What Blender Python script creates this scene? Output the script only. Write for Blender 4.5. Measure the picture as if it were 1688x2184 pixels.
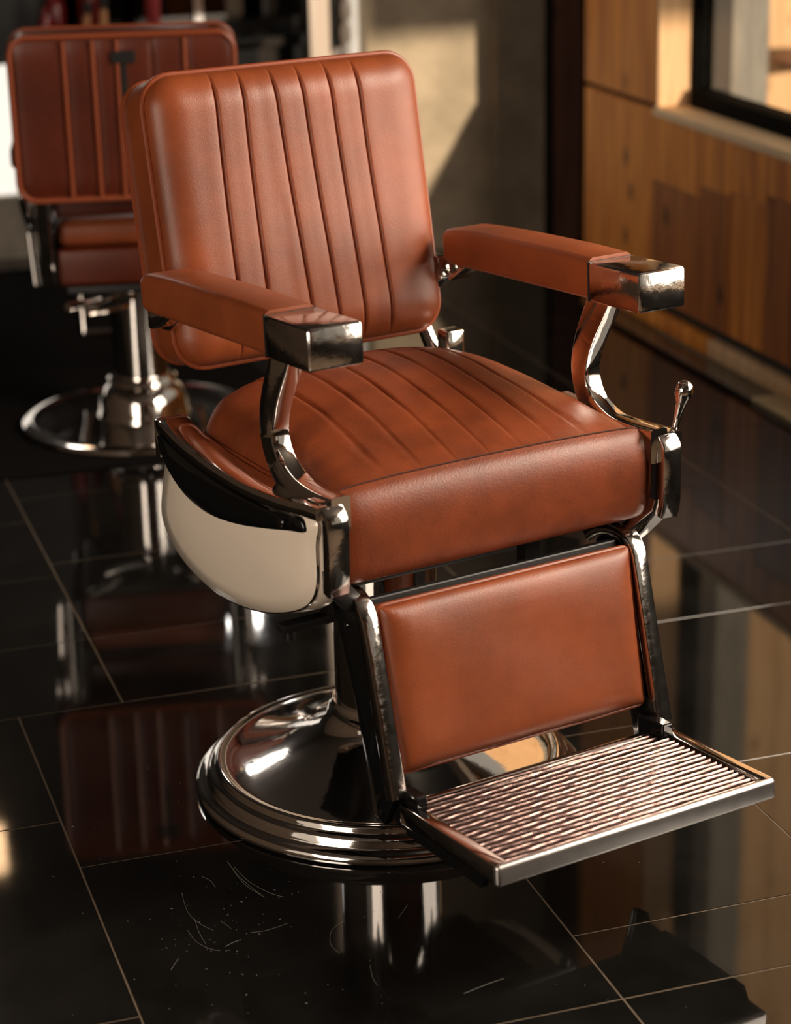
import bpy, bmesh, math, random
from mathutils import Vector, Matrix
random.seed(7)
PI = math.pi
scene = bpy.context.scene
C = scene.collection
for o in list(bpy.data.objects): bpy.data.objects.remove(o)

# ------------------------------------------------------------------ camera
F, PITCH, YAW, ROLL = 4703.7, 0.3340, -0.5388, -0.0231
CHAIR_ROT = 0.2288                       # the front chair stands turned in the room
cam_local = Vector((-1.7352, -2.9446, 1.6632))
RZ = Matrix.Rotation(CHAIR_ROT, 3, 'Z')
f = Vector((-math.sin(YAW)*math.cos(PITCH), math.cos(YAW)*math.cos(PITCH), -math.sin(PITCH)))
r = Vector((math.cos(YAW), math.sin(YAW), 0)); u = r.cross(f)
r2 = r*math.cos(ROLL)+u*math.sin(ROLL); u2 = -r*math.sin(ROLL)+u*math.cos(ROLL)
rot = Matrix((r2, u2, -f)).transposed()
cd = bpy.data.cameras.new('camera'); cam = bpy.data.objects.new('camera', cd); C.objects.link(cam)
cam.matrix_world = Matrix.Translation(RZ @ cam_local) @ (RZ @ rot).to_4x4()
cd.sensor_fit = 'HORIZONTAL'; cd.sensor_width = 24.0; cd.lens = F/1688*24.0
cd.clip_start = 0.05; cd.clip_end = 100
cd.dof.use_dof = True; cd.dof.focus_distance = 3.42; cd.dof.aperture_fstop = 2.5
scene.camera = cam

# ------------------------------------------------------------------ world, sun, window light, exposure
w = bpy.data.worlds.new('world'); scene.world = w; w.use_nodes = True
bgn = w.node_tree.nodes['Background']; bgn.inputs[0].default_value = (1.0, 0.87, 0.72, 1); bgn.inputs[1].default_value = 0.40

def light(name, kind, loc, aim, energy, col, **kw):
    d = bpy.data.lights.new(name, kind); o = bpy.data.objects.new(name, d); C.objects.link(o)
    o.location = loc; o.rotation_euler = Vector(aim).to_track_quat('-Z', 'Y').to_euler()
    d.energy = energy; d.color = col
    for k, v in kw.items(): setattr(d, k, v)
    return o
SUN_DIR = Vector((-0.08, 1.0, -0.13))
light('sun', 'SUN', (3, -6, 4), SUN_DIR, 5.0, (1.0, 0.79, 0.57), angle=0.012)
# daylight that comes in through the long side window; the last light is an added left fill
light('side_window_daylight', 'AREA', (1.92, -0.85, 1.60), (-1, 0.0, -0.05), 100, (1.0, 0.85, 0.71), shape='RECTANGLE', size=2.7, size_y=1.75)
light('upper_window_daylight', 'AREA', (1.90, -1.0, 2.30), (-1, 0.15, -0.62), 62, (1.0, 0.84, 0.69), shape='RECTANGLE', size=1.1, size_y=.55)
light('left_fill_light', 'AREA', (-2.9, -1.9, 1.55), (1.0, 0.35, -0.12), 95, (1.0, 0.84, 0.68), shape='RECTANGLE', size=2.2, size_y=1.7)  # added fill from the left, no known source
vs = scene.view_settings
vs.view_transform = 'Standard'; vs.look = 'None'; vs.gamma = 1.0; vs.exposure = 0.0; vs.use_curve_mapping = False

# ------------------------------------------------------------------ materials
def mat(name, col, rough=0.5, metal=0.0, spec=0.5, coat=0.0, var=0.0, vscale=8.0, var2=None, bump=0.0, bscale=60.0, stretch=(1, 1, 1),
        rvar=0.0, emit=None, estr=0.0, trans=0.0, sheen=0.0):
    m = bpy.data.materials.new(name); m.use_nodes = True
    nt = m.node_tree; b = nt.nodes['Principled BSDF']
    b.inputs['Base Color'].default_value = (*col, 1); b.inputs['Roughness'].default_value = rough
    b.inputs['Metallic'].default_value = metal; b.inputs['Specular IOR Level'].default_value = spec
    b.inputs['Coat Weight'].default_value = coat; b.inputs['Coat Roughness'].default_value = 0.12
    b.inputs['Transmission Weight'].default_value = trans
    if emit: b.inputs['Emission Color'].default_value = (*emit, 1); b.inputs['Emission Strength'].default_value = estr
    tc = nt.nodes.new('ShaderNodeTexCoord'); mp = nt.nodes.new('ShaderNodeMapping'); mp.inputs['Scale'].default_value = stretch
    nt.links.new(tc.outputs['Object'], mp.inputs['Vector'])
    if var > 0:
        n = nt.nodes.new('ShaderNodeTexNoise'); n.inputs['Scale'].default_value = vscale; n.inputs['Detail'].default_value = 6; n.inputs['Roughness'].default_value = .62
        nt.links.new(mp.outputs[0], n.inputs['Vector'])
        cr = nt.nodes.new('ShaderNodeValToRGB'); e = cr.color_ramp.elements
        e[0].position = .30; e[1].position = .72
        e[0].color = (*[c*(1-var) for c in col], 1)
        e[1].color = (*(var2 or [min(1, c*(1+var)) for c in col]), 1)
        nt.links.new(n.outputs['Fac'], cr.inputs['Fac']); nt.links.new(cr.outputs[0], b.inputs['Base Color'])
    if rvar > 0:
        n2 = nt.nodes.new('ShaderNodeTexNoise'); n2.inputs['Scale'].default_value = vscale*1.7; n2.inputs['Detail'].default_value = 5
        nt.links.new(mp.outputs[0], n2.inputs['Vector'])
        mr = nt.nodes.new('ShaderNodeMapRange'); mr.inputs['To Min'].default_value = max(.01, rough-rvar); mr.inputs['To Max'].default_value = rough+rvar
        nt.links.new(n2.outputs['Fac'], mr.inputs['Value']); nt.links.new(mr.outputs[0], b.inputs['Roughness'])
    if bump > 0:
        n3 = nt.nodes.new('ShaderNodeTexNoise'); n3.inputs['Scale'].default_value = bscale; n3.inputs['Detail'].default_value = 4
        nt.links.new(mp.outputs[0], n3.inputs['Vector'])
        bp = nt.nodes.new('ShaderNodeBump'); bp.inputs['Strength'].default_value = bump; bp.inputs['Distance'].default_value = 0.004
        nt.links.new(n3.outputs['Fac'], bp.inputs['Height']); nt.links.new(bp.outputs[0], b.inputs['Normal'])
    return m

def wood(name, a, b_, scale=1.0, rough=0.45):
    m = bpy.data.materials.new(name); m.use_nodes = True
    nt = m.node_tree; b = nt.nodes['Principled BSDF']; b.inputs['Roughness'].default_value = rough; b.inputs['Specular IOR Level'].default_value = 0.35
    tc = nt.nodes.new('ShaderNodeTexCoord'); oi = nt.nodes.new('ShaderNodeObjectInfo')
    ad = nt.nodes.new('ShaderNodeVectorMath'); ad.operation = 'MULTIPLY_ADD'
    cx = nt.nodes.new('ShaderNodeCombineXYZ')
    for k in range(3): nt.links.new(oi.outputs['Random'], cx.inputs[k])
    ad.inputs[1].default_value = (1, 1, 1); sc = nt.nodes.new('ShaderNodeVectorMath'); sc.operation = 'SCALE'; sc.inputs['Scale'].default_value = 17.0
    nt.links.new(cx.outputs[0], sc.inputs[0]); nt.links.new(tc.outputs['Object'], ad.inputs[0]); nt.links.new(sc.outputs[0], ad.inputs[2])
    mp = nt.nodes.new('ShaderNodeMapping'); mp.inputs['Scale'].default_value = (16*scale, 16*scale, 1.3*scale); nt.links.new(ad.outputs[0], mp.inputs['Vector'])
    n = nt.nodes.new('ShaderNodeTexNoise'); n.inputs['Scale'].default_value = 1.6; n.inputs['Detail'].default_value = 8; n.inputs['Distortion'].default_value = .6
    nt.links.new(mp.outputs[0], n.inputs['Vector'])
    cr = nt.nodes.new('ShaderNodeValToRGB'); e = cr.color_ramp.elements; e[0].position = .34; e[0].color = (*a, 1); e[1].position = .64; e[1].color = (*b_, 1)
    nt.links.new(n.outputs['Fac'], cr.inputs['Fac'])
    # knots
    mp2 = nt.nodes.new('ShaderNodeMapping'); mp2.inputs['Scale'].default_value = (5.5, 5.5, 3.2); nt.links.new(ad.outputs[0], mp2.inputs['Vector'])
    vo = nt.nodes.new('ShaderNodeTexVoronoi'); vo.inputs['Scale'].default_value = 1.25; nt.links.new(mp2.outputs[0], vo.inputs['Vector'])
    k = nt.nodes.new('ShaderNodeMapRange'); k.inputs['From Min'].default_value = .06; k.inputs['From Max'].default_value = .17; nt.links.new(vo.outputs['Distance'], k.inputs['Value'])
    mx = nt.nodes.new('ShaderNodeMix'); mx.data_type = 'RGBA'
    nt.links.new(k.outputs[0], mx.inputs['Factor']); mx.inputs['A'].default_value = (a[0]*.22, a[1]*.16, a[2]*.12, 1); nt.links.new(cr.outputs[0], mx.inputs['B'])
    nt.links.new(mx.outputs['Result'], b.inputs['Base Color'])
    return m

M = {}
M['leather'] = mat('brown_leather', (0.250, 0.055, 0.0150), rough=.41, spec=.55, var=.26, vscale=7.0, bump=.10, bscale=420, rvar=.07)
M['leather_seat'] = mat('worn_brown_leather', (0.200, 0.041, 0.0115), rough=.41, spec=.5, var=.40, vscale=9.0, bump=.14, bscale=300, rvar=.08)
M['leather_shade'] = mat('shaded_brown_leather', (0.095, 0.0145, 0.0042), rough=.36, spec=.5, var=.30, vscale=6.0, bump=.08, bscale=300)  # darker copy of the leather: the rear chair's shade is in the colour
M['piping'] = mat('leather_piping', (0.26, 0.055, 0.018), rough=.34, spec=.55)
M['thread'] = mat('dark_thread', (0.05, 0.012, 0.006), rough=.7)
M['chrome'] = mat('chrome', (0.80, 0.76, 0.73), rough=.07, metal=1.0, bump=.05, bscale=34, rvar=.03)
M['satin'] = mat('brushed_chrome', (0.62, 0.58, 0.55), rough=.12, metal=1.0, var=.14, vscale=40, bump=.10, bscale=70, rvar=.06)
M['cast'] = mat('cast_aluminium', (0.110, 0.074, 0.067), rough=.24, metal=1.0, var=.25, vscale=60, bump=.12, bscale=60, rvar=.06)
M['enamel'] = mat('cream_enamel', (0.95, 0.82, 0.68), rough=.16, spec=.6, coat=.5)
M['black'] = mat('black_gloss', (0.006, 0.006, 0.006), rough=.10, spec=.6)
M['blackmatt'] = mat('black_metal', (0.010, 0.009, 0.009), rough=.42)
M['tile'] = mat('black_tile', (0.0075, 0.0068, 0.0060), rough=.045, spec=.5, var=.5, vscale=5, rvar=.03, bump=.012, bscale=5)
M['grout'] = mat('tan_grout', (0.155, 0.110, 0.072), rough=.8, var=.3, vscale=30)
M['oak'] = wood('amber_wood', (0.50, 0.145, 0.018), (0.86, 0.325, 0.048))
M['oak_dark'] = wood('brown_wood', (0.24, 0.066, 0.012), (0.45, 0.145, 0.027))
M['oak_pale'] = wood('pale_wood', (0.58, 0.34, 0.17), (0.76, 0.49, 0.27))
M['post'] = mat('weathered_grey_wood', (0.24, 0.225, 0.20), rough=.8, var=.25, vscale=6, stretch=(6, 6, 1))
M['concrete'] = mat('bare_plaster', (0.43, 0.35, 0.255), rough=.8, var=.28, vscale=5, bump=.2, bscale=20)
M['darkwall'] = mat('dark_wall', (0.012, 0.010, 0.009), rough=.6)
M['plinth'] = mat('grey_plaster', (0.26, 0.225, 0.18), rough=.8, var=.3, vscale=7)
M['ceiling'] = mat('dark_ceiling', (0.050, 0.040, 0.034), rough=.9)
M['roomwall'] = mat('brown_plaster', (0.090, 0.062, 0.042), rough=.85, var=.2, vscale=4)
M['doorbrown'] = wood('umber_wood', (0.12, 0.055, 0.040), (0.20, 0.09, 0.065))
M['cream'] = mat('glow_cream_post', (0.74, 0.56, 0.40), rough=.5, emit=(1.0, .70, .46), estr=.72)  # brightness of the display post put in as emission
M['whitepost'] = mat('glow_white_post', (0.74, 0.70, 0.62), rough=.5, emit=(1.0, .88, .74), estr=.48)  # same added glow for the thin white post
M['lip'] = mat('bright_lip', (0.82, 0.78, 0.76), rough=.33, metal=1.0, var=.1, vscale=30, bump=.08, bscale=60)
M['white'] = mat('white_ceramic', (0.85, 0.84, 0.82), rough=.2)
M['red'] = mat('dark_red_glass', (0.16, 0.010, 0.010), rough=.22)
M['redcloth'] = mat('red_cloth', (0.20, 0.016, 0.016), rough=.9)
M['tan'] = mat('tan_wood', (0.42, 0.20, 0.085), rough=.5)
M['mirror'] = mat('smoked_mirror', (0.05, 0.045, 0.042), rough=.04, metal=1.0)
M['jar'] = mat('frosted_jar', (0.52, 0.47, 0.42), rough=.15, spec=.6)
M['pane'] = mat('lit_frosted_glass', (0.9, 0.88, 0.84), rough=.4, emit=(1.0, 0.93, 0.84), estr=.85)
M['lamp'] = mat('lamp_glass', (1, 1, 1), rough=.4, emit=(1.0, 0.95, 0.88), estr=70.0)
M['lamp_warm'] = mat('warm_lamp_glass', (1, 1, 1), rough=.4, emit=(1.0, 0.62, 0.32), estr=12.0)
M['lamp_white'] = mat('white_lamp_glass', (1, 1, 1), rough=.4, emit=(1.0, 0.95, 0.88), estr=14.0)
M['rubber'] = mat('black_rubber', (0.010, 0.009, 0.0085), rough=.9, spec=0.0)
M['frame'] = mat('black_frame', (0.0025, 0.0022, 0.002), rough=.8, spec=.05)
M['sill'] = mat('pale_sill_wood', (0.86, 0.62, 0.37), rough=.6, var=.12, vscale=10, stretch=(8, 1, 8))
M['umber'] = mat('umber_metal', (0.30, 0.13, 0.07), rough=.6)
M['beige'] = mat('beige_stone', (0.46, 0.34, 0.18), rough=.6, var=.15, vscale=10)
M['hair'] = mat('pale_hair', (0.24, 0.21, 0.18), rough=.5)
M['ground'] = mat('pavement', (0.42, 0.36, 0.30), rough=.9, var=.2, vscale=3)
def window_glass():
    m = bpy.data.materials.new('clear_glass'); m.use_nodes = True; nt = m.node_tree; nt.nodes.clear()
    o = nt.nodes.new('ShaderNodeOutputMaterial'); t = nt.nodes.new('ShaderNodeBsdfTransparent'); g = nt.nodes.new('ShaderNodeBsdfGlossy'); g.inputs['Roughness'].default_value = .02
    t.inputs[0].default_value = (.96, .97, .96, 1)
    x = nt.nodes.new('ShaderNodeMixShader'); x.inputs[0].default_value = .04
    nt.links.new(t.outputs[0], x.inputs[1]); nt.links.new(g.outputs[0], x.inputs[2]); nt.links.new(x.outputs[0], o.inputs[0])
    return m
M['glass'] = window_glass()

# ------------------------------------------------------------------ mesh helpers
def obj(name, verts, faces, m, parent=None, smooth=False, bevel=0.0, segs=2, loc=None, angle=None):
    me = bpy.data.meshes.new(name); me.from_pydata([tuple(v) for v in verts], [], faces); me.validate(); me.update()
    bm = bmesh.new(); bm.from_mesh(me); bmesh.ops.recalc_face_normals(bm, faces=bm.faces)
    if bevel > 0:
        bmesh.ops.bevel(bm, geom=[e for e in bm.edges if e.is_manifold and e.calc_face_angle(0) > .5], offset=bevel, segments=segs, profile=.5, affect='EDGES')
    bm.to_mesh(me); bm.free()
    if smooth:
        for p in me.polygons: p.use_smooth = True
        if angle is not None: me.set_sharp_from_angle(angle=angle)
    me.materials.append(M[m] if isinstance(m, str) else m)
    o = bpy.data.objects.new(name, me); C.objects.link(o)
    if parent: o.parent = parent
    if loc: o.location = loc
    return o
def tag(o, label, cat, group=None):
    o['label'] = label; o['category'] = cat
    if group: o['group'] = group
    return o
def struct(o, label=None):
    o['kind'] = 'structure'
    if label: o['label'] = label
    return o
def empty(name, loc, rz=0):
    o = bpy.data.objects.new(name, None); C.objects.link(o); o.location = loc; o.rotation_euler = (0, 0, rz); o.empty_display_size = .1; return o
BOXF = [(0, 1, 3, 2), (4, 6, 7, 5), (0, 4, 5, 1), (2, 3, 7, 6), (0, 2, 6, 4), (1, 5, 7, 3)]
def boxv(x0, x1, y0, y1, z0, z1): return [(x, y, z) for x in (x0, x1) for y in (y0, y1) for z in (z0, z1)]
def box(name, x0, x1, y0, y1, z0, z1, m, parent=None, bevel=0.0, segs=2):
    c = ((x0+x1)/2, (y0+y1)/2, (z0+z1)/2)          # origin in the middle
    return obj(name, [(a-c[0], b-c[1], d-c[2]) for a, b, d in boxv(x0, x1, y0, y1, z0, z1)], BOXF, m, parent, smooth=bevel > 0, bevel=bevel, segs=segs, loc=c, angle=.6 if bevel > 0 else None)
def lathe(name, prof, m, parent=None, n=72, loc=None, axis='Z', angle=.7):
    V = []; Fc = []
    for i in range(n):
        a = 2*PI*i/n
        for (rr, z) in prof: V.append((rr*math.cos(a), rr*math.sin(a), z))
    k = len(prof)
    for i in range(n):
        j = (i+1) % n
        for q in range(k-1): Fc.append((i*k+q, j*k+q, j*k+q+1, i*k+q+1))
    Fc.append([i*k for i in range(n)]); Fc.append([i*k+k-1 for i in range(n)])
    if axis == 'X': V = [(z, x, y) for x, y, z in V]
    if axis == 'Y': V = [(x, z, y) for x, y, z in V]
    return obj(name, V, Fc, m, parent, smooth=True, loc=loc, angle=angle)
def catmull(pts, n, closed=False):
    P = [Vector(p) for p in pts]; out = []; N = len(P)
    rng = range(N) if closed else range(N-1)
    for i in rng:
        g = (lambda k: P[k % N]) if closed else (lambda k: P[max(0, min(N-1, k))])
        p0, p1, p2, p3 = g(i-1), g(i), g(i+1), g(i+2)
        for k in range(n):
            t = k/n
            out.append(.5*((2*p1)+(p2-p0)*t+(2*p0-5*p1+4*p2-p3)*t*t+(3*p1-p0-3*p2+p3)*t*t*t))
    if not closed: out.append(P[-1])
    return out
def sweep(name, path, section, m, parent=None, side=Vector((1, 0, 0)), scales=None, closed=False, smooth=True, angle=.6, tw=None):
    """section: list of (a,b); a along side, b along the normal of the path in its plane"""
    V = []; Fc = []; n = len(path); k = len(section)
    for i, p in enumerate(path):
        p = Vector(p)
        if closed: t = Vector(path[(i+1) % n])-Vector(path[i-1])
        else: t = Vector(path[min(i+1, n-1)])-Vector(path[max(i-1, 0)])
        t.normalize(); s = (side-t*side.dot(t))
        s.normalize(); nn = t.cross(s)
        sa, sb = scales[i] if scales else (1, 1)
        for a, b in section: V.append(p+s*a*sa+nn*b*sb)
    for i in range(n if closed else n-1):
        j = (i+1) % n
        for q in range(k): Fc.append((i*k+q, j*k+q, j*k+(q+1) % k, i*k+(q+1) % k))
    if not closed: Fc.append(list(range(k))); Fc.append(list(range((n-1)*k, n*k)))
    return obj(name, V, Fc, m, parent, smooth=smooth, angle=angle)
def rsec(a, b, r, n=4):
    out = []
    for sx, sy, st in ((1, 1, 0), (-1, 1, PI/2), (-1, -1, PI), (1, -1, 3*PI/2)):
        for i in range(n+1):
            t = st+i*PI/2/n; out.append((sx*(a-r)+r*math.cos(t), sy*(b-r)+r*math.sin(t)))
    return out
def csec(rr, n=10): return [(rr*math.cos(2*PI*i/n), rr*math.sin(2*PI*i/n)) for i in range(n)]
def rrect(w_, h_, rr, n=8, cz=0.0):
    """closed rounded rectangle outline in local (x,z)"""
    out = []
    for sx, sz, st in ((1, 1, 0), (-1, 1, PI/2), (-1, -1, PI), (1, -1, 3*PI/2)):
        for i in range(n+1):
            t = st+i*PI/2/n; out.append((sx*(w_-rr)+rr*math.cos(t), cz+sz*(h_-rr)+rr*math.sin(t)))
    return out
def prism(name, poly, x0, x1, m, parent=None, bevel=0.0, segs=2, smooth=True):
    """poly in (y,z) extruded along x"""
    n = len(poly); V = [(x0, y, z) for y, z in poly]+[(x1, y, z) for y, z in poly]
    Fc = [list(range(n)), list(range(n, 2*n))]+[(i, (i+1) % n, n+(i+1) % n, n+i) for i in range(n)]
    return obj(name, V, Fc, m, parent, smooth=smooth, bevel=bevel, segs=segs, angle=.6)
def transform(o, mtx):
    o.data.transform(mtx); return o

# ------------------------------------------------------------------ room shell (room axes: x right, y away, z up)
WR = 1.70                                             # inner face of the wooden side wall
V_FAR = 3.90; V_BACK = -5.2; U_LEFT = -3.0; HC = 2.75
floor = struct(box('floor', U_LEFT, 2.17, V_BACK, 4.75, -0.06, -0.0009, 'grout'))
def tile(u0, u1, v0, v1):
    g = .0015; b = .0005
    x0, x1, y0, y1 = u0+g, u1-g, v0+g, v1-g
    V = [(x0, y0, -.03), (x1, y0, -.03), (x1, y1, -.03), (x0, y1, -.03), (x0, y0, -b), (x1, y0, -b), (x1, y1, -b), (x0, y1, -b),
         (x0+b, y0+b, 0), (x1-b, y0+b, 0), (x1-b, y1-b, 0), (x0+b, y1-b, 0)]
    cx, cy = (x0+x1)/2, (y0+y1)/2
    o = obj('floor_tile', [(a-cx, d-cy, e) for a, d, e in V], [(0, 1, 5, 4), (1, 2, 6, 5), (2, 3, 7, 6), (3, 0, 4, 7), (4, 5, 9, 8), (5, 6, 10, 9), (6, 7, 11, 10), (7, 4, 8, 11), (8, 9, 10, 11)], 'tile', None)
    o.parent = floor; o.location = (cx-floor.location.x, cy-floor.location.y, -floor.location.z)
    o.rotation_euler = (random.gauss(0, .0004), random.gauss(0, .0004), 0)
TILES = [  # column bounds, joints along the column
    # near field (rows nearer than the 0.47 joint)
    (-1.86, -1.21, [-1.7, -1.05, -.4, .14, .47]), (-1.21, -.56, [-1.7, -1.24, -.6, .03, .47]), (-.56, -.18, [-1.7, -1.42, -.79]), (-.18, .088, [-1.7, -1.42, -.79]),
    (-.56, .088, [-.79, -.14, .47]), (.088, .534, [-1.7, -1.24, -.79, -.606, .04, .47]), (.534, 1.18, [-1.7, -1.45, -.8, -.163, .47]),
    (1.18, WR-.03, [-1.7, -1.0, -.35, .10, .47]), (WR-.03, 2.1, [-1.7, -1.0, -.35, .47]),
    # far field
    (-1.96, -1.16, [.47, .86, 1.55, 2.2, 2.9, 3.6, 4.4]), (-1.16, -.367, [.47, .80, 1.177, 1.553, 2.0, 2.6, 3.25, 3.9, 4.5]), (-.367, .43, [.47, .797, 1.255, 1.72, 2.2, 2.7, 3.2, 3.75, 4.4]),
    (.43, 1.22, [.47, .797, 1.26, 1.75, 2.3, 2.85, 3.4, 3.9]), (1.22, WR-.03, [.47, .72, 1.157, 1.6, 2.1, 2.6, 3.15, 3.9]), (WR-.03, 2.35, [2.6, 3.2, 3.9])]
for u0, u1, js in TILES:
    for a, b in zip(js[:-1], js[1:]): tile(u0, u1, a, b)
struct(box('ceiling', U_LEFT, 2.2, V_BACK, 4.75, HC, HC+.08, 'ceiling'))
struct(box('wall_left', U_LEFT-.1, U_LEFT, V_BACK, 4.75, 0, HC, 'roomwall'))
w3 = struct(box('fill_light_surround', U_LEFT+.001, U_LEFT+.02, -3.05, -.75, .68, 2.42, 'white'), 'added window-shaped panel behind the left fill light')  # unseen, added to surround the left fill light
for a in ((-3.10, -3.052, .63, 2.47), (-.748, -.70, .63, 2.47), (-3.05, -.75, .63, .678), (-3.05, -.75, 2.422, 2.47)):
    o = box('window_frame', U_LEFT+.001, U_LEFT+.03, *a, 'frame'); o.parent = w3; o.location = o.location-w3.location
struct(box('wall_back', U_LEFT, 1.9, V_BACK-.1, V_BACK, 0, HC, 'roomwall'))

# --- wooden side wall with its long window
W0, W1, SILL, HEAD = -4.60, 2.65, .655, 2.66
wr = struct(box('wall_right', WR+.02, WR+.16, V_BACK, 3.18, 0, .64, 'darkwall'))
def wr_part(name, *a, **k):
    o = box(name, *a, **k); o.parent = wr; o.location = o.location-wr.location; return o
wr_part('wall_panel', WR+.02, WR+.16, W1, 3.18, .64, HC, 'darkwall')
wr_part('wall_panel', WR+.0, WR+.16, V_BACK, W0, .64, HC, 'oak_dark')
wr_part('wall_panel', WR+.02, WR+.16, W0, W1, HEAD, HC, 'oak_dark')
edges = [3.18, 2.93, 2.665, 2.335, 2.155, 1.94, 1.70, 1.44, 1.17, .90, .62, .34, .06, -.22]
split = [None, None, .44, .475, .49, .52, .36, .50, .30, .45, .52, .33, .47]
tone = [('oak', 'oak'), ('oak', 'oak'), ('oak', 'oak_dark'), ('oak', 'oak_dark'), ('oak', 'oak'), ('oak', 'oak_dark'), ('oak_dark', 'oak'), ('oak', 'oak_dark'), ('oak', 'oak'), ('oak_dark', 'oak'), ('oak', 'oak_dark'), ('oak', 'oak'), ('oak', 'oak')]
for i in range(len(edges)-1):
    a, b = edges[i+1], edges[i]
    g = .0012
    if split[i] is None: wr_part('plank', WR-.004+.002*random.random(), WR+.02, a+g, b-g, .088, .645, tone[i][0], bevel=.001, segs=1)
    else:
        wr_part('plank', WR-.004+.002*random.random(), WR+.02, a+g, b-g, split[i]+.0008, .63, tone[i][0], bevel=.001, segs=1)
        wr_part('plank', WR-.004+.002*random.random(), WR+.02, a+g, b-g, .088, split[i]-.0008, tone[i][1], bevel=.001, segs=1)
for a, b in ((2.93, 3.18), (W1+.001, 2.93)): wr_part('plank', WR-.003, WR+.02, a+.001, b-.001, .662, HC, 'oak', bevel=.001, segs=1)
# skirting: an amber board, then a paler one with the sun patch in its colour
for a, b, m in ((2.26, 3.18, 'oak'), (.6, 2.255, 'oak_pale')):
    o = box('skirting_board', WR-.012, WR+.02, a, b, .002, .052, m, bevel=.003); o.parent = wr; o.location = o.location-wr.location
# window
win = struct(box('window_1', WR-.012, WR+.175, W0, W1, SILL-.026, SILL, 'sill', bevel=.003), 'pale wooden sill of the long side window')
def win_part(name, *a, **k):
    o = box(name, *a, **k); o.parent = win; o.location = o.location-win.location; return o
win_part('window_jamb', WR-.002, WR+.135, W1-.014, W1, SILL, HEAD, 'oak_pale', bevel=.001, segs=1)
win_part('window_frame', WR+.10, WR+.155, W1-.048, W1-.0145, SILL, HEAD, 'frame')
win_part('window_frame', WR+.085, WR+.155, W0, W1-.049, SILL, SILL+.048, 'frame')
win_part('window_frame', WR+.10, WR+.155, W0, W1-.049, HEAD-.05, HEAD, 'frame')
win_part('pane', WR+.125, WR+.131, W0+.01, W1-.05, SILL+.049, HEAD-.052, 'glass')

# outside the window: pavement, a sunlit wood front, a weathered post, an added sun-blocking board
struct(box('ground', 2.18, 14, -14, 14, -.30, -.10, 'ground'))
og = tag(empty('wooden_shopfront', (3.6, 4.55, -.1)), 'sunlit orange plank front seen through the window', 'facade')
for i in range(12):
    x0 = 2.2+i*.24
    o = box('plank', x0+.002, x0+.238, 4.50+.004*random.random(), 4.56, -.1, 4.5, 'oak_pale', bevel=.002, segs=1); o.parent = og; o.location = o.location-og.location
op = tag(empty('porch_post', (2.345, 3.42, -.1)), 'weathered grey wooden post outside the window', 'post')
box('post_shaft', -.09, .09, -.05, .05, 0, 3.2, 'post', op, bevel=.004)
box('edge_strip', -.112, -.091, -.055, .055, 0, 3.2, 'post', op, bevel=.003)
oc = tag(empty('bistro_table', (3.02, 3.80, -.1)), 'round brown bistro table outside by the sunlit planks', 'table')
lathe('foot', [(0, 0), (.20, 0), (.20, .012), (.03, .02), (0, .02)], 'umber', oc, n=32)
lathe('pole', [(0, .021), (.025, .021), (.025, .655), (0, .655)], 'umber', oc, n=16)
lathe('table_top', [(0, .656), (.30, .656), (.31, .662), (.31, .678), (.30, .684), (0, .684)], 'umber', oc, n=48)
ca = tag(empty('sun_blocker', (2.25, -4.75, 0)), 'added dark board out of view that cuts the sunbeam', 'sun blocker')
box('board', -.36, .34, -.03, .03, 1.865, 3.0, 'blackmatt', ca, bevel=.004)  # unseen board added to trim the top of the sun patch
for x in (.20, .31): box('post', x-.03, x+.03, .032, .09, -.1, 3.0, 'blackmatt', ca, bevel=.003)

# --- far end of the room
struct(box('wall_far', 1.205, 2.17, V_FAR, V_FAR+.12, 0, HC, 'concrete'))
struct(box('trim_1', 1.655, 1.835, V_FAR-.035, V_FAR-.001, 0, HC, 'concrete'), 'plaster pilaster on the far wall')
struct(box('trim_2', 1.835, 1.862, V_FAR-.05, V_FAR-.001, 0, HC, 'blackmatt'), 'black door casing strip')
dr = struct(box('door_1', 1.863, 1.975, V_FAR-.045, V_FAR-.001, 0, HC, 'doorbrown', bevel=.003), 'dark brown door leaf edge')
struct(box('trim_3', 1.976, 2.12, V_FAR-.06, V_FAR-.001, 0, HC, 'blackmatt'), 'black door casing')
struct(box('wall_alcove', WR+.161, 2.165, 3.10, 3.18, 0, HC, 'darkwall'))
struct(box('wall_end', 2.122, 2.165, 3.181, V_FAR-.06, 0, HC, 'darkwall'))
struct(box('wall_far_left', U_LEFT, 1.35, 4.55, 4.67, 0, HC, 'darkwall'))
struct(box('wall_return', 1.206, 1.33, V_FAR+.121, 4.55, 0, HC, 'darkwall'))
# bright frosted window low on the far left with a grey parapet under it
pw = struct(box('window_2', -1.2, .085, 4.40, 4.42, .22, .665, 'pane'), 'bright frosted window pane at far left')
o = box('window_frame', -1.25, .13, 4.39, 4.43, .667, .695, 'blackmatt'); o.parent = pw; o.location = o.location-pw.location
o = box('window_frame', .087, .12, 4.39, 4.43, .22, .665, 'blackmatt'); o.parent = pw; o.location = o.location-pw.location
struct(box('wall_parapet', -1.25, .135, 4.37, 4.45, 0, .216, 'plinth'))
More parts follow.
